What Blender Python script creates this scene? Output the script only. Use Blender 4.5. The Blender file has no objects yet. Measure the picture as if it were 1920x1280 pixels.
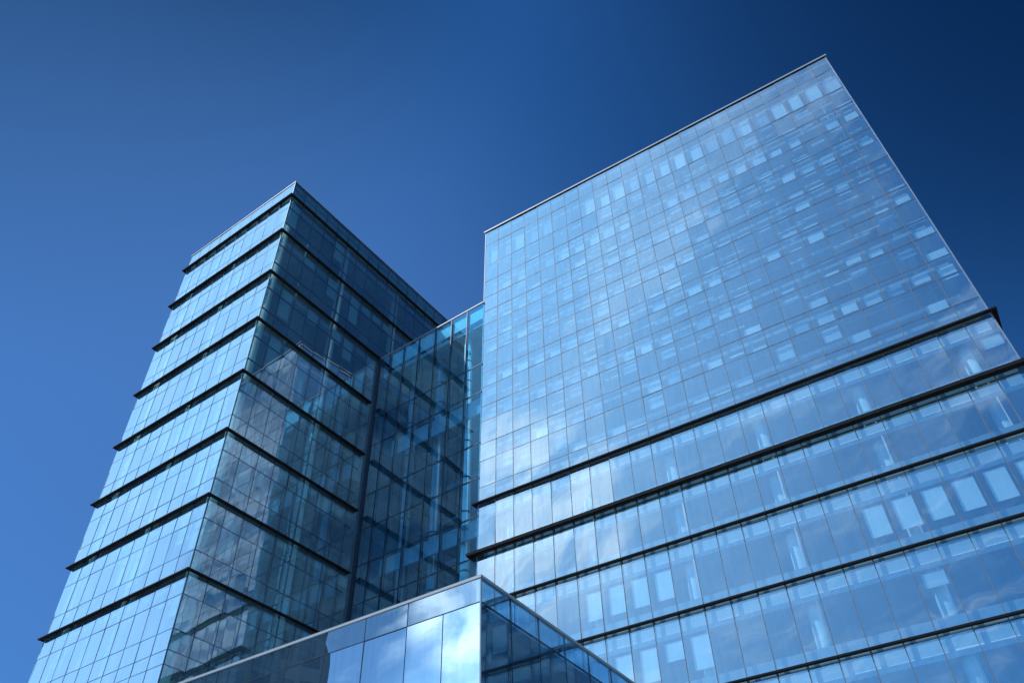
import bpy, math, random
from mathutils import Vector, Matrix
random.seed(11)
S = bpy.context.scene
COL = S.collection

# ------------------------------------------------------------------ camera
PITCH, ROLL, FPX = 0.7721854, -0.0260289, 1545.265
PCX, PCY = 948.44, 649.39
EYE = Vector((0, 0, 1.6))
FWD = Vector((0, math.cos(PITCH), math.sin(PITCH)))
RT0 = Vector((1, 0, 0)); UP0 = Vector((0, -math.sin(PITCH), math.cos(PITCH)))
RT = RT0 * math.cos(ROLL) + UP0 * math.sin(ROLL)
UP = -RT0 * math.sin(ROLL) + UP0 * math.cos(ROLL)
cd = bpy.data.cameras.new('camera'); cam = bpy.data.objects.new('camera', cd); COL.objects.link(cam)
cd.sensor_width = 36; cd.lens = 36 * FPX / 1920
cd.shift_x = (960 - PCX) / 1920; cd.shift_y = (PCY - 640) / 1920
cd.clip_start = 0.1; cd.clip_end = 6000
m = Matrix((RT, UP, -FWD)).transposed().to_4x4(); m.translation = EYE
cam.matrix_world = m
S.camera = cam

# ------------------------------------------------------------------ sky, sun, exposure
SUN_AZ = math.radians(-106)       # measured from +Y towards +X
SUN_EL = math.radians(50)
sv = Vector((math.sin(SUN_AZ) * math.cos(SUN_EL), math.cos(SUN_AZ) * math.cos(SUN_EL), math.sin(SUN_EL)))
W = bpy.data.worlds.new('World'); S.world = W; W.use_nodes = True
nt = W.node_tree; N = nt.nodes; N.clear(); LK = nt.links.new
def nd(t, **k):
    n = N.new(t)
    for a, b in k.items(): setattr(n, a, b)
    return n
def vmath(op, a, b=None):
    n = nd('ShaderNodeVectorMath', operation=op); LK(a, n.inputs[0])
    if b is not None:
        if hasattr(b, 'links'): LK(b, n.inputs[1])
        else: n.inputs[1].default_value = b
    return n
def fmath(op, a, b=None, clamp=False):
    n = nd('ShaderNodeMath', operation=op, use_clamp=clamp)
    for i, x in enumerate((a, b)):
        if x is None: continue
        if hasattr(x, 'links'): LK(x, n.inputs[i])
        else: n.inputs[i].default_value = x
    return n.outputs[0]
sky = nd('ShaderNodeTexSky', sky_type='NISHITA', sun_disc=False, sun_elevation=SUN_EL, sun_rotation=SUN_AZ,
         altitude=300, air_density=1.0, dust_density=0.6, ozone_density=2.0)
dn = vmath('MULTIPLY', sky.outputs[0], (0.1, 0.1, 0.1))
gm = nd('ShaderNodeGamma'); gm.inputs[1].default_value = 1.55; LK(dn.outputs[0], gm.inputs[0])
SKYK = (7.8, 18.7, 23.5)
up = vmath('MULTIPLY', gm.outputs[0], SKYK)
# thin cirrus in the part of the sky behind and beside the viewer
tc = nd('ShaderNodeTexCoord')
sep = nd('ShaderNodeSeparateXYZ'); LK(tc.outputs['Generated'], sep.inputs[0])
x_, y_, z_ = sep.outputs
zc = fmath('MAXIMUM', z_, 0.06)
cb = nd('ShaderNodeCombineXYZ'); LK(fmath('DIVIDE', x_, zc), cb.inputs[0]); LK(fmath('DIVIDE', y_, zc), cb.inputs[1])
mp = nd('ShaderNodeMapping'); mp.inputs['Rotation'].default_value = (0, 0, -0.6); mp.inputs['Scale'].default_value = (1.0, 3.4, 1); LK(cb.outputs[0], mp.inputs[0])
nz = nd('ShaderNodeTexNoise'); nz.inputs['Scale'].default_value = 2.0; nz.inputs['Detail'].default_value = 7; nz.inputs['Roughness'].default_value = .58; nz.inputs['Distortion'].default_value = .5
LK(mp.outputs[0], nz.inputs['Vector'])
cr = nd('ShaderNodeMapRange'); cr.interpolation_type = 'SMOOTHSTEP'; cr.inputs[1].default_value = .47; cr.inputs[2].default_value = .74; LK(nz.outputs[0], cr.inputs[0])
def cone(v, a, b):
    v = Vector(v).normalized()
    d = nd('ShaderNodeVectorMath', operation='DOT_PRODUCT'); LK(tc.outputs['Generated'], d.inputs[0]); d.inputs[1].default_value = v
    r = nd('ShaderNodeMapRange'); r.interpolation_type = 'SMOOTHSTEP'; r.inputs[1].default_value = math.cos(math.radians(a)); r.inputs[2].default_value = math.cos(math.radians(b))
    LK(d.outputs['Value'], r.inputs[0]); return r.outputs[0]
back = nd('ShaderNodeMapRange'); back.interpolation_type = 'SMOOTHSTEP'; back.inputs[1].default_value = .30; back.inputs[2].default_value = -.10; LK(y_, back.inputs[0])
# milky high haze round the sun, to the viewer's left and behind
hm = nd('ShaderNodeMapRange'); hm.interpolation_type = 'SMOOTHSTEP'; hm.inputs[1].default_value = .70; hm.inputs[2].default_value = .47
LK(fmath('ADD', y_, fmath('MULTIPLY', z_, .5)), hm.inputs[0])
haze = fmath('MULTIPLY', fmath('MULTIPLY', cone((-.87, -.06, .50), 56, 5), hm.outputs[0]), .90)
gap = fmath('MULTIPLY', cone((-.87, -.13, .46), 13, 6), .85)          # clear blue gap in the milky sky
# the polarised, deepest blue part of the sky away from the sun
deep = fmath('MULTIPLY', cone((.62, .08, .79), 41, 6), .84)
dp = nd('ShaderNodeMix', data_type='RGBA'); LK(deep, dp.inputs['Factor']); LK(up.outputs[0], dp.inputs['A']); dp.inputs['B'].default_value = (.0, .12, .60, 1)
d2 = nd('ShaderNodeMix', data_type='RGBA'); LK(fmath('MULTIPLY', cone((-.46, .20, .86), 32, 8), .8), d2.inputs['Factor']); LK(dp.outputs['Result'], d2.inputs['A']); d2.inputs['B'].default_value = (.03, .30, 1.0, 1)
d3 = nd('ShaderNodeMix', data_type='RGBA'); LK(fmath('MULTIPLY', cone((-.42, .75, .45), 44, 6), .65), d3.inputs['Factor']); LK(d2.outputs['Result'], d3.inputs['A']); d3.inputs['B'].default_value = (.78, 2.15, 5.6, 1)
hz = nd('ShaderNodeMix', data_type='RGBA'); LK(haze, hz.inputs['Factor']); LK(d3.outputs['Result'], hz.inputs['A']); hz.inputs['B'].default_value = (5.0, 10.2, 17.5, 1)
gp = nd('ShaderNodeMix', data_type='RGBA'); LK(gap, gp.inputs['Factor']); LK(hz.outputs['Result'], gp.inputs['A']); gp.inputs['B'].default_value = (.75, 2.2, 5.6, 1)
side_ = nd('ShaderNodeMapRange'); side_.interpolation_type = 'SMOOTHSTEP'; side_.inputs[1].default_value = .35; side_.inputs[2].default_value = -.05; LK(x_, side_.inputs[0])
veil = fmath('MULTIPLY', fmath('MULTIPLY', fmath('MULTIPLY', cr.outputs[0], back.outputs[0]), side_.outputs[0]), .24)
bank = fmath('MULTIPLY', fmath('MAXIMUM', cone((-.745, -.40, .53), 9, 2), cone((-.825, -.33, .45), 5.5, 2)), 1.0)          # one bright cloud bank low on the left
bn = nd('ShaderNodeMapRange'); bn.inputs[1].default_value = .34; bn.inputs[2].default_value = .56; LK(nz.outputs[0], bn.inputs[0])
bank = fmath('MULTIPLY', bank, bn.outputs[0])
rear = fmath('MULTIPLY', cone((.42, -.72, .52), 40, 8), fmath('MULTIPLY', bn.outputs[0], .42))   # broken cloud behind on the right
ca = fmath('ADD', fmath('ADD', veil, bank), rear, clamp=True)
mx = nd('ShaderNodeMix', data_type='RGBA'); LK(ca, mx.inputs['Factor']); LK(gp.outputs['Result'], mx.inputs['A']); mx.inputs['B'].default_value = (13.0, 17.2, 22.0, 1)
bg = nd('ShaderNodeBackground'); bg.inputs['Strength'].default_value = 0.1; LK(mx.outputs['Result'], bg.inputs['Color'])
wo = nd('ShaderNodeOutputWorld'); LK(bg.outputs[0], wo.inputs[0])

sl = bpy.data.lights.new('sun', 'SUN'); sl.energy = 4.8; sl.angle = math.radians(.5); sl.color = (1, .95, .88)
so = bpy.data.objects.new('sun', sl); COL.objects.link(so)
so.rotation_euler = (-sv).to_track_quat('-Z', 'Y').to_euler(); so.location = (0, 0, 90)

S.view_settings.view_transform = 'Standard'; S.view_settings.look = 'None'
S.view_settings.exposure = 0; S.view_settings.gamma = 1
S.cycles.transparent_max_bounces = 24; S.cycles.max_bounces = 12; S.cycles.glossy_bounces = 6

# ------------------------------------------------------------------ materials
def mat(name, col, rough=.6, metal=0, var=0, scale=3, bump=0):
    M = bpy.data.materials.new(name); M.use_nodes = True; t = M.node_tree; b = t.nodes['Principled BSDF']
    if name.startswith('fin') or name.startswith('mull'): b.inputs['Specular IOR Level'].default_value = .15
    b.inputs['Base Color'].default_value = (*col, 1); b.inputs['Roughness'].default_value = rough; b.inputs['Metallic'].default_value = metal
    c = t.nodes.new('ShaderNodeTexCoord'); n = t.nodes.new('ShaderNodeTexNoise'); n.inputs['Scale'].default_value = scale; n.inputs['Detail'].default_value = 5
    t.links.new(c.outputs['Object'], n.inputs['Vector'])
    if var:
        r = t.nodes.new('ShaderNodeMapRange'); r.inputs[1].default_value = .3; r.inputs[2].default_value = .7
        r.inputs[3].default_value = 1 - var; r.inputs[4].default_value = 1 + var
        t.links.new(n.outputs[0], r.inputs[0])
        v = t.nodes.new('ShaderNodeVectorMath'); v.operation = 'SCALE'; v.inputs[0].default_value = col
        t.links.new(r.outputs[0], v.inputs['Scale']); t.links.new(v.outputs[0], b.inputs['Base Color'])
    if bump:
        bp = t.nodes.new('ShaderNodeBump'); bp.inputs['Strength'].default_value = bump; bp.inputs['Distance'].default_value = .02
        t.links.new(n.outputs[0], bp.inputs['Height']); t.links.new(bp.outputs[0], b.inputs['Normal'])
    return M
def glass(name, base, gain, rcol, tcol, wave=.004, rough=0.0, dust_haze=.05):
    """coated curtain-wall glass: part mirror, part tinted see-through, slightly bowed"""
    M = bpy.data.materials.new(name); M.use_nodes = True; t = M.node_tree; t.nodes.clear(); L = t.links.new; n = t.nodes.new
    o = n('ShaderNodeOutputMaterial'); mix = n('ShaderNodeMixShader'); g = n('ShaderNodeBsdfGlossy'); tr = n('ShaderNodeBsdfTransparent')
    g.inputs['Roughness'].default_value = rough
    c = n('ShaderNodeTexCoord'); z = n('ShaderNodeTexNoise'); z.inputs['Scale'].default_value = .55; z.inputs['Detail'].default_value = 1.5
    L(c.outputs['Object'], z.inputs['Vector'])
    bp = n('ShaderNodeBump'); bp.inputs['Strength'].default_value = 1; bp.inputs['Distance'].default_value = wave
    L(z.outputs[0], bp.inputs['Height']); L(bp.outputs[0], g.inputs['Normal'])
    # faint dirt streaks running down the panes
    mp_ = n('ShaderNodeMapping'); mp_.inputs['Scale'].default_value = (3.5, 3.5, .35); L(c.outputs['Object'], mp_.inputs[0])
    s = n('ShaderNodeTexNoise'); s.inputs['Scale'].default_value = 1.6; s.inputs['Detail'].default_value = 6; L(mp_.outputs[0], s.inputs['Vector'])
    r = n('ShaderNodeMapRange'); r.inputs[1].default_value = .3; r.inputs[2].default_value = .7; r.inputs[3].default_value = .95; r.inputs[4].default_value = 1.05
    L(s.outputs[0], r.inputs[0])
    v = n('ShaderNodeVectorMath'); v.operation = 'SCALE'; v.inputs[0].default_value = rcol; L(r.outputs[0], v.inputs['Scale']); L(v.outputs[0], g.inputs['Color'])
    tr.inputs['Color'].default_value = (*tcol, 1)
    lw = n('ShaderNodeLayerWeight'); lw.inputs['Blend'].default_value = .35
    f = n('ShaderNodeMath'); f.operation = 'MULTIPLY_ADD'; f.use_clamp = True
    L(lw.outputs['Facing'], f.inputs[0]); f.inputs[1].default_value = gain; f.inputs[2].default_value = base
    L(f.outputs[0], mix.inputs[0]); L(tr.outputs[0], mix.inputs[1]); L(g.outputs[0], mix.inputs[2]); df = n('ShaderNodeBsdfDiffuse'); df.inputs['Color'].default_value = (.24, .46, .66, 1)
    dm = n('ShaderNodeMixShader'); q = n('ShaderNodeMapRange'); q.inputs[1].default_value = .25; q.inputs[2].default_value = .75
    q.inputs[3].default_value = dust_haze*.4; q.inputs[4].default_value = dust_haze*1.6  # blue-tinted dust film, doubling as painted haze that lifts the glass
    z2 = n('ShaderNodeTexNoise'); z2.inputs['Scale'].default_value = .35; z2.inputs['Detail'].default_value = 6; L(c.outputs['Object'], z2.inputs['Vector'])
    L(z2.outputs[0], q.inputs[0]); L(q.outputs[0], dm.inputs[0]); L(mix.outputs[0], dm.inputs[1]); L(df.outputs[0], dm.inputs[2])
    L(dm.outputs[0], o.inputs[0])
    return M
G_L = glass('glass_west', .33, .70, (.90, .96, 1.0), (.55, .90, .97), .004, dust_haze=.08)
G_R = glass('glass_east', .34, .56, (.86, .96, 1.0), (.62, .87, 1.0), .008, dust_haze=.025)
G_A = glass('glass_link', .07, .20, (.46, .84, 1.0), (.36, .78, 1.0), .002, dust_haze=.04)
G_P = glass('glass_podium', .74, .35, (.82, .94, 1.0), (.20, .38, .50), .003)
G_PD = glass('glass_podium_side', .12, .28, (.42, .78, 1.0), (.16, .36, .55), .002)  # darker copy of the podium glass, the side's dim reflections put into its colour
G_PP = glass('glass_podium_parapet', .38, .55, (.82, .94, 1.0), (.25, .42, .52), .003)
G_N = glass('glass_neighbour', .10, .25, (.6, .7, .8), (.1, .14, .18), .003)
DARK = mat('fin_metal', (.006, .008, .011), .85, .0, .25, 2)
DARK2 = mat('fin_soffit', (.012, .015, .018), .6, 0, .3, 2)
MUL_R = mat('mullion_grey', (.11, .13, .15), .5, .0, .15, 2)
MUL_L = mat('mullion_blue', (.035, .075, .13), .45, .3, .15, 2)
MUL_A = mat('mullion_dark', (.015, .035, .06), .45, .3, .15, 2)
ALU = mat('aluminium', (.20, .25, .30), .5, .0, .08, 1.5)
ALU2 = mat('painted_metal', (.14, .20, .27), .5, .0, .08, 1.5)
SLAB = mat('concrete', (.45, .47, .47), .8, 0, .12, 1.2)
PALE = mat('pale_panel', (.62, .66, .67), .7, 0, .06, 1.2)
BLIND = mat('blind_fabric', (.80, .85, .84), .8, 0, .05, 2)
BLIND2 = mat('blind_grey', (.58, .65, .68), .8, 0, .05, 2)
BLIND3 = mat('blind_blue', (.30, .42, .50), .8, 0, .05, 2)
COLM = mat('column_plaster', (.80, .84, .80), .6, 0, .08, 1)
CORE = mat('core_wall', (.26, .31, .33), .8, 0, .35, .5)
DKIN = mat('dark_interior', (.09, .16, .21), .8, 0, .35, .5)
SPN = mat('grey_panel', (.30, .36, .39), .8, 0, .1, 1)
TEAL = mat('frosted_panel', (.44, .58, .58), .6, 0, .25, .4)
ROOF = mat('roof_gravel', (.30, .30, .29), .9, 0, .2, 6)
GROUND = mat('paving', (.22, .22, .21), .85, 0, .2, .6, .3)
NWALL = mat('slate_cladding', (.045, .09, .14), .6, 0, .3, .3)

# ------------------------------------------------------------------ mesh helpers
Z = Vector((0, 0, 1))
class Frame:
    """facade frame: u along the wall, n outward, z up; ul/ur let a wall widen slightly downwards"""
    def __init__(s, O, U, Nn, w=None, f=None): s.O, s.U, s.N, s.w, s.f = O, U, Nn, w, f
    def p(s, u, n, z):
        if s.f: u = s.f(u, z)
        return s.O + s.U * u + s.N * n + Z * z
class MB:
    def __init__(s): s.v, s.f, s.m = [], [], []
    def quad(s, a, b, c, d, m=0):
        i = len(s.v); s.v += [a, b, c, d]; s.f.append((i, i+1, i+2, i+3)); s.m.append(m)
    def box(s, F, u0, u1, n0, n1, z0, z1, m=0):
        i = len(s.v)
        s.v += [F.p(u, n, z) for z in (z0, z1) for n in (n0, n1) for u in (u0, u1)]
        for q in ((0,1,5,4),(1,3,7,5),(3,2,6,7),(2,0,4,6),(4,5,7,6),(2,3,1,0)):
            s.f.append(tuple(i+k for k in q)); s.m.append(m)
    def ring(s, c, o0, o1, z0, z1, m=0):
        """rectangular ring between two offsets of footprint c = (O,U,V,w,d); V points inward"""
        O, U, V, w, d = c
        def R(o, z): return [O + U*(-o) + V*(-o) + Z*z, O + U*(w+o) + V*(-o) + Z*z, O + U*(w+o) + V*(d+o) + Z*z, O + U*(-o) + V*(d+o) + Z*z]
        a, b, cc, e = R(o1, z0), R(o1, z1), R(o0, z0), R(o0, z1)
        for k in range(4):
            j = (k+1) % 4
            s.quad(a[k], a[j], b[j], b[k], m); s.quad(cc[j], cc[k], e[k], e[j], m)
            s.quad(a[j], a[k], cc[k], cc[j], m); s.quad(b[k], b[j], e[j], e[k], m)
    def cyl(s, c, r, z0, z1, n=20, m=0):
        i = len(s.v)
        for z in (z0, z1):
            for k in range(n):
                a = 2*math.pi*k/n; s.v.append(Vector((c.x + r*math.cos(a), c.y + r*math.sin(a), z)))
        for k in range(n):
            j = (k+1) % n; s.f.append((i+k, i+j, i+n+j, i+n+k)); s.m.append(m)
        s.f.append(tuple(i+n+k for k in range(n))); s.m.append(m)
        s.f.append(tuple(i+k for k in reversed(range(n)))); s.m.append(m)
    def build(s, name, mats, parent=None, kind=None, label=None):
        me = bpy.data.meshes.new(name)
        off = parent.location if parent else Vector((0, 0, 0))
        me.from_pydata([tuple(v - off) for v in s.v], [], s.f)
        if not isinstance(mats, (list, tuple)): mats = [mats]
        for q in mats: me.materials.append(q)
        for p, k in zip(me.polygons, s.m): p.material_index = k
        me.update()
        o = bpy.data.objects.new(name, me); COL.objects.link(o)
        if parent: o.parent = parent
        if kind: o['kind'] = kind
        if label: o['label'] = label
        return o
def thing(name, loc, label, cat, group=None):
    o = bpy.data.objects.new(name, None); COL.objects.link(o); o.location = loc
    o['label'] = label; o['category'] = cat
    if group: o['group'] = group
    return o
def proj(P):
    d = P - EYE; z = max(d.dot(FWD), .01)
    return (PCX + FPX*d.dot(RT)/z, PCY - FPX*d.dot(UP)/z)
def area(pts):
    q = [proj(p) for p in pts]; cx = sum(a for a, b in q)/len(q); cy = sum(b for a, b in q)/len(q)
    if not (-30 < cx < 1950 and -30 < cy < 1310): return 0.0
    return abs(sum(q[i-1][0]*q[i][1] - q[i][0]*q[i-1][1] for i in range(len(q))))/2
def dump(items, name, mats, root, cap=100):
    """items: (size in view, MB). the largest become parts, the rest one 'stuff' part"""
    items.sort(key=lambda t: -t[0])
    for a, b in items[:cap]: b.build(name, mats, root)
    if len(items) > cap:
        r = MB()
        for a, b in items[cap:]:
            i = len(r.v); r.v += b.v; r.f += [tuple(i+k for k in q) for q in b.f]; r.m += b.m
        r.build(name, mats, root, kind='stuff')
def pane(mb, F, u0, u1, z0, z1, g=.0, tilt=.0035):
    """one sheet of glass, set with a hair of tilt and a shallow bow"""
    a, b = random.gauss(0, tilt), random.gauss(0, tilt); bow = random.gauss(0, .0016)
    uc, zc = (u0+u1)/2, (z0+z1)/2; nu = 4
    i = len(mb.v); nz_ = 4
    for r in range(nz_+1):
        for k in range(nu+1):
            u = u0 + (u1-u0)*k/nu; z = z0 + (z1-z0)*r/nz_
            s_ = (1 - (2*k/nu-1)**2) * (1 - (2*r/nz_-1)**2)
            mb.v.append(F.p(u, g + a*(u-uc) + b*(z-zc) + bow*s_, z))
    for r in range(nz_):
        for k in range(nu):
            q = i + r*(nu+1) + k; mb.f.append((q, q+1, q+nu+2, q+nu+1)); mb.m.append(0)
def smooth(root):
    for o in root.children:
        if o.name.startswith('window') or o.name.startswith('column') or 'glass' in o.name:
            for p in o.data.polygons: p.use_smooth = True

def ang(t): return Vector((math.cos(t), math.sin(t), 0)), Vector((-math.sin(t), math.cos(t), 0))

def band(mb, c, o0, o1, z0, z1, m=0, vend=None):
    """ledge band round a footprint; with vend it stops that far along the right side and skips the rear"""
    if vend is None: return mb.ring(c, o0, o1, z0, z1, m)
    O, U, V, w, d = c
    pts = [(O + U*w + V*vend, U), (O + U*w, U - V), (O, -U - V), (O + V*d, -U + V)]
    P = [[b + k*o + Z*z for o in (o0, o1) for z in (z0, z1)] for b, k in pts]      # 0 in-low 1 in-high 2 out-low 3 out-high
    for a, b in zip(P, P[1:]):
        mb.quad(a[2], a[3], b[3], b[2], m); mb.quad(a[0], b[0], b[1], a[1], m); mb.quad(a[0], a[2], b[2], b[0], m); mb.quad(a[1], b[1], b[3], a[3], m)
    for a in (P[0], P[-1]): mb.quad(a[0], a[1], a[3], a[2], m)
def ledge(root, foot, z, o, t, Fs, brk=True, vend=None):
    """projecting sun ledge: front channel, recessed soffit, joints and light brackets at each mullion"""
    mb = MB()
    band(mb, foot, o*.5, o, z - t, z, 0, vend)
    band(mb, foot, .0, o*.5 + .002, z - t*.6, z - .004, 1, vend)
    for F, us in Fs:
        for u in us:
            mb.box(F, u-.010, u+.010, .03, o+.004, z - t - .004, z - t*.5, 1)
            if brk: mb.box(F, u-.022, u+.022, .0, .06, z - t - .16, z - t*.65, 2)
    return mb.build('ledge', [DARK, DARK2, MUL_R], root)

# ================================================================== LEFT TOWER
XL, YL = ang(-0.6106620)
LO = Vector((-16.1173, 37.0054, 0)); LW, LD = 12.45, 24.4
left = thing('office_tower', LO, 'left glass office tower with dark ledges at every floor and a sharp corner', 'office tower')
LZT = 56.25
LF = [54.25, 49.90, 45.30, 40.62, 35.98, 31.45, 27.0, 22.58, 13.6, 9.1, 4.6]
FLf = Frame(LO, -XL, -YL)                # left face, u runs away to the left
FLr = Frame(LO, YL, XL)                  # right face, u runs back
FLb = Frame(LO - XL*LW, YL, -XL)         # far side
FLk = Frame(LO + YL*LD, -XL, YL)         # rear
NL, NR_ = 10, 20
lu = [LW*k/NL for k in range(NL+1)]; ru = [LD*k/NR_ for k in range(NR_+1)]
tops = [LZT-.08] + LF; bots = LF + [0.0]
wins = []; blinds = []
for F, us in ((FLf, lu), (FLr, ru)):
    for zt, zb in zip(tops, bots):
        h = zt - zb
        cuts = [zb, zt] if h < 2.5 else [zb, zb + h*.285, zb + h*.715, zt]
        if zb == 13.6: cuts = [zb, 15.2, 16.8, 17.9, 18.6, 19.63, 21.41, zt]
        for a, b in zip(us, us[1:]):
            if F is FLr and a > 10.4 and zt < 44: continue
            mb = MB()
            for c, d in zip(cuts, cuts[1:]): pane(mb, F, a+.012, b-.012, c+.012, d-.012)
            wins.append((area([F.p(a,0,zb), F.p(b,0,zb), F.p(b,0,zt), F.p(a,0,zt)]), mb))
            if h > 2.5:
                if F is FLf: p_, mm = .72, (BLIND if random.random() < .6 else BLIND2)
                else: p_, mm = .30, BLIND2
                if random.random() < p_:
                    q = MB(); zz = zt - .12; dz = random.choice((.6, 1.1, 1.9, 2.6, 3.2))
                    q.box(F, a+.09, b-.07, -.30, -.28, max(zz-dz, zb+.25), zz, random.choice((0, 0, 1, 2)) if F is FLf else 1)
                    blinds.append((area([F.p(a,0,zz-dz), F.p(b,0,zz-dz), F.p(b,0,zz), F.p(a,0,zz)]), q))
dump(wins, 'window', G_L, left); dump(blinds, 'blind', [BLIND, BLIND2, BLIND3], left)
for F, us in ((FLf, lu), (FLr, ru)):
    for u in us[1:-1]:
        mb = MB(); mb.box(F, u-.014, u+.014, -.14, .012, 44.2 if F is FLr and u > 10.4 else 0, LZT-.08); mb.build('mullion', MUL_L, left)
for F, us in ((FLf, lu), (FLr, ru)):
    for zt, zb in zip(tops, bots):
        if zt - zb > 2.5:
            h = zt - zb
            for z_t in ((15.2, 16.8, 17.9, 18.6, 19.63, 21.41) if zb == 13.6 else (zb+h*.285, zb+h*.715)):
                mb = MB(); mb.box(F, .02, (10.4 if F is FLr and zt < 44 else us[-1])-.02, -.10, .009, z_t-.013, z_t+.013); mb.build('transom', MUL_L, left)
mb = MB(); c = .03
Fc = Frame(LO, -XL, -YL); mb.box(Fc, -.015, .045, -.045, .015, 0, LZT-.08); mb.build('corner_post', MUL_L, left)
footL = (LO - XL*LW, XL, YL, LW, LD)
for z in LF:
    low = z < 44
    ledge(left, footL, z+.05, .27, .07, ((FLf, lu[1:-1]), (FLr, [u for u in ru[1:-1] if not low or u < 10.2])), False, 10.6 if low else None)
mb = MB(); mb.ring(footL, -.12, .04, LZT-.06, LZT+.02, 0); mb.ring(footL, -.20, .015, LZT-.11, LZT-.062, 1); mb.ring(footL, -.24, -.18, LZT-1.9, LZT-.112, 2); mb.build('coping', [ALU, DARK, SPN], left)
for z in LF:
    mb = MB(); mb.box(FLf, .45, LW-.2, -LD+.2, -.45, z-.32, z-.02, 0); mb.build('floor_slab', SLAB, left)
mb = MB(); mb.box(FLf, .05, LW-.05, -LD+.05, -.05, LZT-.75, LZT-.55, 0); mb.build('roof', ROOF, left)
mb = MB()
mb.box(FLf, 4.2, LW-3.0, -LD+4, -5.0, 0, LZT-.8); mb.build('core', CORE, left)
mb = MB(); mb.box(FLb, .0, LD, -.12, .0, 0, LZT-.1); mb.box(FLk, 0.0, LW-.13, -.12, -.003, 0, LZT-.1); mb.box(FLr, 10.75, LD-.14, -.12, -.01, 0, 43.9); mb.build('rear_wall', DKIN, left)
for u, v in [(.62, .62), (.62, 6.6), (.62, 12.6), (.62, 18.6), (6.2, .75), (11.6, .75)]:
    mb = MB(); mb.cyl(LO - XL*u + YL*v, .30, 0, LZT-.8); mb.build('column', COLM, left)
smooth(left)

# ================================================================== RIGHT TOWER
XR, YR = ang(-0.5450612)
RO = Vector((-1.498, 40.300, 0)); RW, RD = 27.28, 24.0
right = thing('office_tower', RO, 'large right-hand glass office tower with a fine grid above and ledged floors below', 'office tower')
def rmap(u, z):
    z = max(z, 0)
    l = -.42 + (z-28.3)*(.58/25); r = 27.47 - (z-28.3)*(.30/25)
    return l + (r-l)*u/RW
RZT = 53.2
RLF = [28.33, 25.10, 22.03, 18.58, 15.07, 11.6, 8.1, 4.6]
RT_ = [28.40, 29.47, 31.35, 32.62, 34.35, 35.60, 37.20, 38.45, 40.10, 41.35, 42.95, 44.30, 45.75, 47.45, 49.25, 51.6, RZT]
FR = Frame(RO, XR, -YR, f=rmap)
RO2 = Vector(RO)
NC = 23; cu = [RW*k/NC for k in range(NC+1)]
wins = []; blinds = []
def add_win(z0, z1, cuts):
    for a, b in zip(cu, cu[1:]):
        mb = MB()
        for c, d in zip(cuts, cuts[1:]): pane(mb, FR, a+.012, b-.012, c+.01, d-.01, tilt=.005)
        wins.append((area([FR.p(a,0,z0), FR.p(b,0,z0), FR.p(b,0,z1), FR.p(a,0,z1)]), mb))
def add_blind(a, b, z0, z1, n=-.34, m=0):
    q = MB(); q.box(FR, a, b, n, n+.02, z0, z1, m)
    blinds.append((area([FR.p(a,0,z0), FR.p(b,0,z0), FR.p(b,0,z1), FR.p(a,0,z1)]), q))
add_win(RT_[0], RT_[1], RT_[0:2])
strips = []; FLOORS = []                                # (floor level, next floor level)
for k in range(1, 15, 2):
    add_win(RT_[k], RT_[k+2], RT_[k:k+3]); FLOORS.append((RT_[k], RT_[k+1], RT_[k+2]))
add_win(RT_[15], RT_[16], RT_[15:17])
for zt, zb in zip(RLF, RLF[1:] + [0.0]): add_win(zb+.05, zt-.05, [zb+.05, zt-.05])
dump(wins, 'window', G_R, right)
# interior behind the upper grid: pale blinds in the short rows, blinds let down to different heights
for a_, b_, c_ in FLOORS:
    for i, (a, b) in enumerate(zip(cu, cu[1:])):
        w = b - a
        if random.random() < .88: add_blind(a+random.uniform(.14,.30)*w, b-random.uniform(.06,.2)*w, b_+random.uniform(.12,.45), c_-random.choice((.22,.30,.42,.7)), random.uniform(-.45,-.26), random.choice((0,0,0,1,2)))
        r = random.random()
        if r < .30: add_blind(a+.18*w, b-.10*w, a_+.75 + random.random()*.6, b_-.1, -.32, random.choice((1, 1, 2)))
        elif r < .62: add_blind(a+.14*w, b-.08*w, a_+.12, a_+.12+random.uniform(.2, .7), -.32, random.choice((0, 1, 1)))
runs = {2: [(16, 21)], 3: [(4, 9)], 4: [(11, 13)]}
for k, (zt, zb) in enumerate(zip(RLF, RLF[1:] + [0.0])):
    for i, (a, b) in enumerate(zip(cu, cu[1:])):
        w = b - a
        on = any(p <= i <= q for p, q in runs.get(k, []))
        if k == 2 and 5 <= i <= 8: on = True
        if on: add_blind(a+.20*w, b-.10*w, zb+1.05 if random.random() < .75 else zb+1.7, zt-.98, -.36, 0)
        elif random.random() < .03: add_blind(a+.20*w, b-.10*w, zt-1.6, zt-.98, -.36, 1)
dump(blinds, 'blind', [BLIND, BLIND2, BLIND3], right)
for u in cu[1:-1]:
    mb = MB(); mb.box(FR, u-.014, u+.014, -.20, .014, 0, RZT); mb.build('mullion', MUL_R, right)
for z in RT_[1:-1]:
    mb = MB(); mb.box(FR, .02, RW-.02, -.14, .010, z-.014, z+.014); mb.build('transom', MUL_R, right)
for u in (0, RW):
    mb = MB(); s_ = 1 if u == 0 else -1
    mb.box(FR, min(u, u+s_*.05), max(u, u+s_*.05), -.12, .016, 0, RZT); mb.build('corner_post', ALU2, right)
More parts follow.
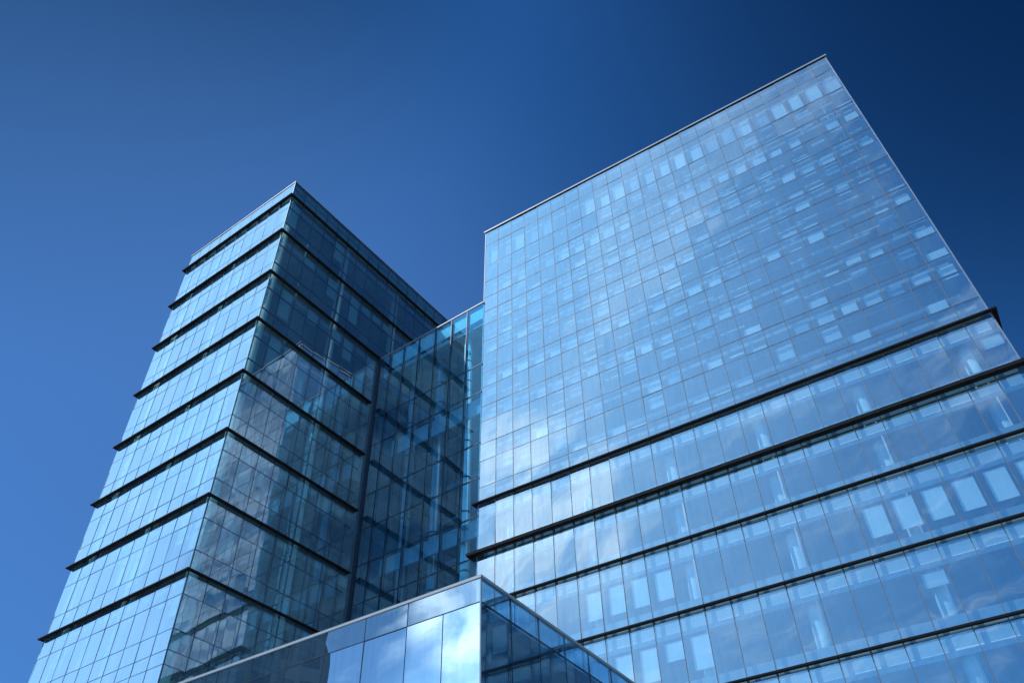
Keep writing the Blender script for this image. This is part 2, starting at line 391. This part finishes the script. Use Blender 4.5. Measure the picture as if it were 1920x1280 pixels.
# interior spandrel bands of the ledged floors, floor slabs, ceiling light strips
for zt, zb in zip(RLF, RLF[1:] + [0.0]):
    mb = MB(); mb.box(FR, .25, RW-.25, -.42, -.38, zt-.80, zt-.10, 0); mb.build('spandrel', BLIND2, right)
    mb = MB(); mb.box(FR, .25, RW-.25, -.46, -.42, zb+.06, zb+.72, 0); mb.build('spandrel', SPN, right)
for z in RLF + [a for a, b, c in FLOORS] + [RT_[15]]:
    mb = MB(); mb.box(FR, .3, RW-.3, -RD+.4, -.44, z-.26, z-.04, 0); mb.build('floor_slab', SLAB, right)
for a_, b_, c_ in FLOORS:
    for off in (1.5, 3.4):
        mb = MB(); mb.box(FR, .9, RW-.9, -off-.16, -off, c_-.36, c_-.29, 0); mb.build('ceiling_light', PALE, right)
for a_, b_, c_ in FLOORS[1:]:
    for i in range(NC):
        if random.random() < .62:
            zc = random.choice((b_-.25, b_-.45, a_+.4)); u = cu[i]
            mb = MB(); mb.box(FR, u+.1, min(u+random.uniform(.8, 2.2), RW-.35), -.62, -.52, zc-.05, zc+.05, 0); strips.append((area([FR.p(u,0,zc), FR.p(u+1,0,zc), FR.p(u+1,0,zc+.2), FR.p(u,0,zc+.2)]), mb))
dump(strips, 'ceiling_strip', PALE, right)  # unlit ceiling-light strips, extras added as pale patches behind the glass
for zc in (30.42,):
    mb = MB(); mb.box(FR, .6, RW-.6, -.75, -.60, zc-.09, zc+.09, 0); mb.build('ceiling_light', PALE, right)
mb = MB(); mb.box(FR, 5, RW-5, -RD+5, -6.5, 0, RZT-1); mb.build('core', CORE, right)
for k in range(6):
    u = 1.3 + 4.9*k
    if u < RW-.5:
        mb = MB(); mb.cyl(RO + XR*u + YR*.95, .30, 0, 28.3, 24); mb.cyl(RO + XR*u + YR*1.3, .22, 28.31, RZT-.6, 24, 1); mb.build('column', [COLM, SPN], right)  # lower shafts paler as if sunlit, upper greyer: light put into the colour
mb = MB(); mb.box(FR, .1, RW-.1, -RD+.1, -.1, RZT-.55, RZT-.35); mb.build('roof', ROOF, right)
# side and rear walls, following the same slight widening
Fs = FR
mb = MB()
for u0, u1 in ((0.0, .0), (RW, RW)):
    z0, z1 = 0, RZT
    nseg = 16
    for k in range(nseg):
        a, b = -RD*k/nseg - .02, -RD*(k+1)/nseg + .0
        mb.quad(FR.p(u0, a-.02, z0), FR.p(u0, b, z0), FR.p(u0, b, z1), FR.p(u0, a-.02, z1))
mb.build('side_glass', G_R, right)
for z in RLF + RT_[1:-1]:
    mb = MB()
    for u0, s_ in ((0, -1), (RW, 1)):
        mb.box(FR, min(u0, u0+s_*.012), max(u0, u0+s_*.012), -RD, -.13, z-.02, z+.02)
    mb.build('transom', MUL_R, right)
mb = MB(); mb.box(FR, 0.02, RW-.02, -RD-.05, -RD, 0, RZT-.1); mb.build('rear_wall', CORE, right)
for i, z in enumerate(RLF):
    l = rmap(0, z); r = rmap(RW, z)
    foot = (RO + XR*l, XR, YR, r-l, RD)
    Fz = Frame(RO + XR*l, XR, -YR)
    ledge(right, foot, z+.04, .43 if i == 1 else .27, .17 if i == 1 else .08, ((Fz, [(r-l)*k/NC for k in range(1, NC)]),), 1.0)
l = rmap(0, RZT); r = rmap(RW, RZT); footR = (RO + XR*l, XR, YR, r-l, RD)
mb = MB(); mb.ring(footR, -.3, .09, RZT+.04, RZT+.17, 0); mb.ring(footR, -.2, .05, RZT, RZT+.042, 1); mb.build('coping', [ALU, DARK], right)
smooth(right)

# ================================================================== GLASS LINK between the towers
AO = LO + YL*11.0
link = thing('glass_link', AO, 'lower recessed dark blue glass atrium wall joining the two towers', 'atrium')
AW = 10.6; AZT = 45.28
FA = Frame(AO, XL, -YL, f=lambda u, z: u * (10.16 - .42 + (z-28.3)*.0232) / AW)
ju = [0, 1.35, 2.75, 4.3, 5.95, 7.55, 9.05, AW]
AT = [AZT-.05, 43.9, 41.8, 39.35, 36.9, 35.5, 32.8, 30.2, 27.6, 25.0, 22.4, 19.8, 17.2, 14.6, 10, 5, 0]
wins = []
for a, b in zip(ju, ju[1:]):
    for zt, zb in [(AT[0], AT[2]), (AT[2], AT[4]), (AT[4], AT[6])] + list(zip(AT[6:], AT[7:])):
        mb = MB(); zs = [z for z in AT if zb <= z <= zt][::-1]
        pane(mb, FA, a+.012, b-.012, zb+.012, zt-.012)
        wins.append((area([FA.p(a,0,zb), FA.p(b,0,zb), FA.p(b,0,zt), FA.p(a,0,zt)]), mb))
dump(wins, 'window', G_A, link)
for u in ju[1:-1]:
    mb = MB(); mb.box(FA, u-.025, u+.025, -.25, .02, 0, AZT-.06); mb.build('mullion', MUL_A, link)
for z in AT[3:-1]:
    if z == 35.5: continue
    mb = MB(); mb.box(FA, .02, AW-.02, -.12, .014, z-.02, z+.02); mb.build('transom', MUL_A, link)
mb = MB(); mb.box(FA, .0, AW, -.08, .05, AZT-.05, AZT+.03); mb.build('coping', ALU, link)
mb = MB(); mb.box(FA, .45, AW, -9.0, -.35, 43.45, 43.8); mb.build('roof', SLAB, link)
mb = MB(); mb.box(FA, 1.4, AW, -.22, -.16, 43.85, AZT-.12); mb.build('parapet', TEAL, link)
for zt, zb in ((36.85, 35.55), (27.7, 26.6)):
    mb = MB(); mb.box(FA, 2.0, AW, -.55, -.42, zb, zt-.02); mb.build('spandrel', SPN, link)
for z in (39.4, 36.5, 32.8, 30.2, 27.2, 22.4, 17.2):
    mb = MB(); mb.box(FA, 3.2, AW, -9.0, -2.4, z-.25, z); mb.build('floor_slab', DKIN, link)
for u, n in ((9.35, -1.0), (5.9, -1.6), (2.3, -2.2)):
    c = FA.p(u, n, 0); mb = MB(); mb.cyl(Vector((c.x, c.y, 0)), .30, 0, 43.4, 24)
    for z in (41.2, 39.35, 36.5, 34.2, 31.4, 28.9, 25.0, 22): mb.cyl(Vector((c.x, c.y, 0)), .33, z-.05, z+.05, 24, 1)
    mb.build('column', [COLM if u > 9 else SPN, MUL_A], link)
mb = MB(); mb.box(FA, .4, AW, -9.3, -9.05, 0, 43.8); mb.build('rear_wall', DKIN, link)
mb = MB(); mb.box(FA, .03, .26, -.42, .06, 0, AZT+.05); mb.box(FA, .262, .33, -.40, .03, 0, AZT); mb.build('joint_cover', MUL_A, link)
smooth(link)

# ================================================================== PODIUM in front
XP, YP = ang(-0.5736888)
PO = Vector((-.934, 22.582, 0)); PZ = 14.0; PB = 13.17; PW, PD = 34.0, 14.4
pod = thing('podium', PO, 'low glass podium block with a pale metal coping, its corner pointing at the viewer', 'podium')
FPf = Frame(PO, -XP, -YP); FPr = Frame(PO, YP, XP)
fu_top = [0, 2.77, 4.5] + [4.5 + 1.72*k for k in range(1, 17)]
fu_low = [0, 1.38] + fu_top[1:]
rv = [0] + [1.62*k for k in range(1, 9)] + [PD]
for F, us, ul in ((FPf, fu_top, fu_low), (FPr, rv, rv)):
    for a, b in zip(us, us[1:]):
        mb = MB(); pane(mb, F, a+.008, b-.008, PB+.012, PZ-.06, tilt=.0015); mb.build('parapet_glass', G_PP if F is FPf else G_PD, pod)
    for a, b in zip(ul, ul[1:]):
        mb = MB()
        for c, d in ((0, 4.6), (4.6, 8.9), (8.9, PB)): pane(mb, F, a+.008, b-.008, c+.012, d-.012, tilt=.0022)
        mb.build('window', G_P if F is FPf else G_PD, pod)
    for u in ul[1:-1]:
        mb = MB(); mb.box(F, u-.012, u+.012, -.10, .008, 0, PB-.015); mb.build('mullion', MUL_A if F is FPf else MUL_A, pod)
    for u in us[1:-1]:
        mb = MB(); mb.box(F, u-.012, u+.012, -.05, .008, PB+.015, PZ-.05); mb.build('mullion', MUL_A if F is FPf else MUL_A, pod)
    for z in (PB, 8.9, 4.6):
        mb = MB(); mb.box(F, .02, us[-1], -.08, .011, z-.014, z+.014); mb.build('transom', MUL_A if F is FPf else MUL_A, pod)
footP = (PO - XP*fu_top[-1], XP, YP, fu_top[-1], PD)
mb = MB(); mb.ring(footP, -.10, .035, PZ-.06, PZ+.03, 0); mb.build('coping', ALU, pod)
mb = MB(); mb.box(FPf, -.012, .03, -.03, .012, 0, PZ-.06); mb.build('corner_post', ALU2, pod)
mb = MB(); mb.box(FPf, .06, fu_top[-1]-.1, -PD+.1, -.12, PB-.4, PB-.05); mb.build('roof', ROOF, pod)
mb = MB(); mb.box(FPf, 1.4, fu_top[-1]-1, -PD+.5, -1.4, 0, PB-.45); mb.build('core', DKIN, pod)
smooth(pod)

# ================================================================== neighbour seen only in reflections, and the ground
nb = thing('slate_tower', Vector((-70, 22, 0)), 'dark slate tower beside the plaza, mirrored in the podium glass', 'building')
FN = Frame(Vector((-70, 31, 0)), Vector((0, -1, 0)), Vector((1, 0, 0)))
mb = MB(); mb.box(FN, 0, 18, -18, 0, 0, 52); mb.build('wall', NWALL, nb)
for k in range(11):
    mb = MB()
    for j in range(7): mb.box(FN, .6+2.4*j, 2.4+2.4*j, .0, .05, 2.2+4.2*k, 4.9+4.2*k)
    mb.build('window_band', G_N, nb)
g = MB(); g.quad(Vector((-3000, -3000, 0)), Vector((3000, -3000, 0)), Vector((3000, 3000, 0)), Vector((-3000, 3000, 0)))
g.build('ground', GROUND, None, kind='structure')
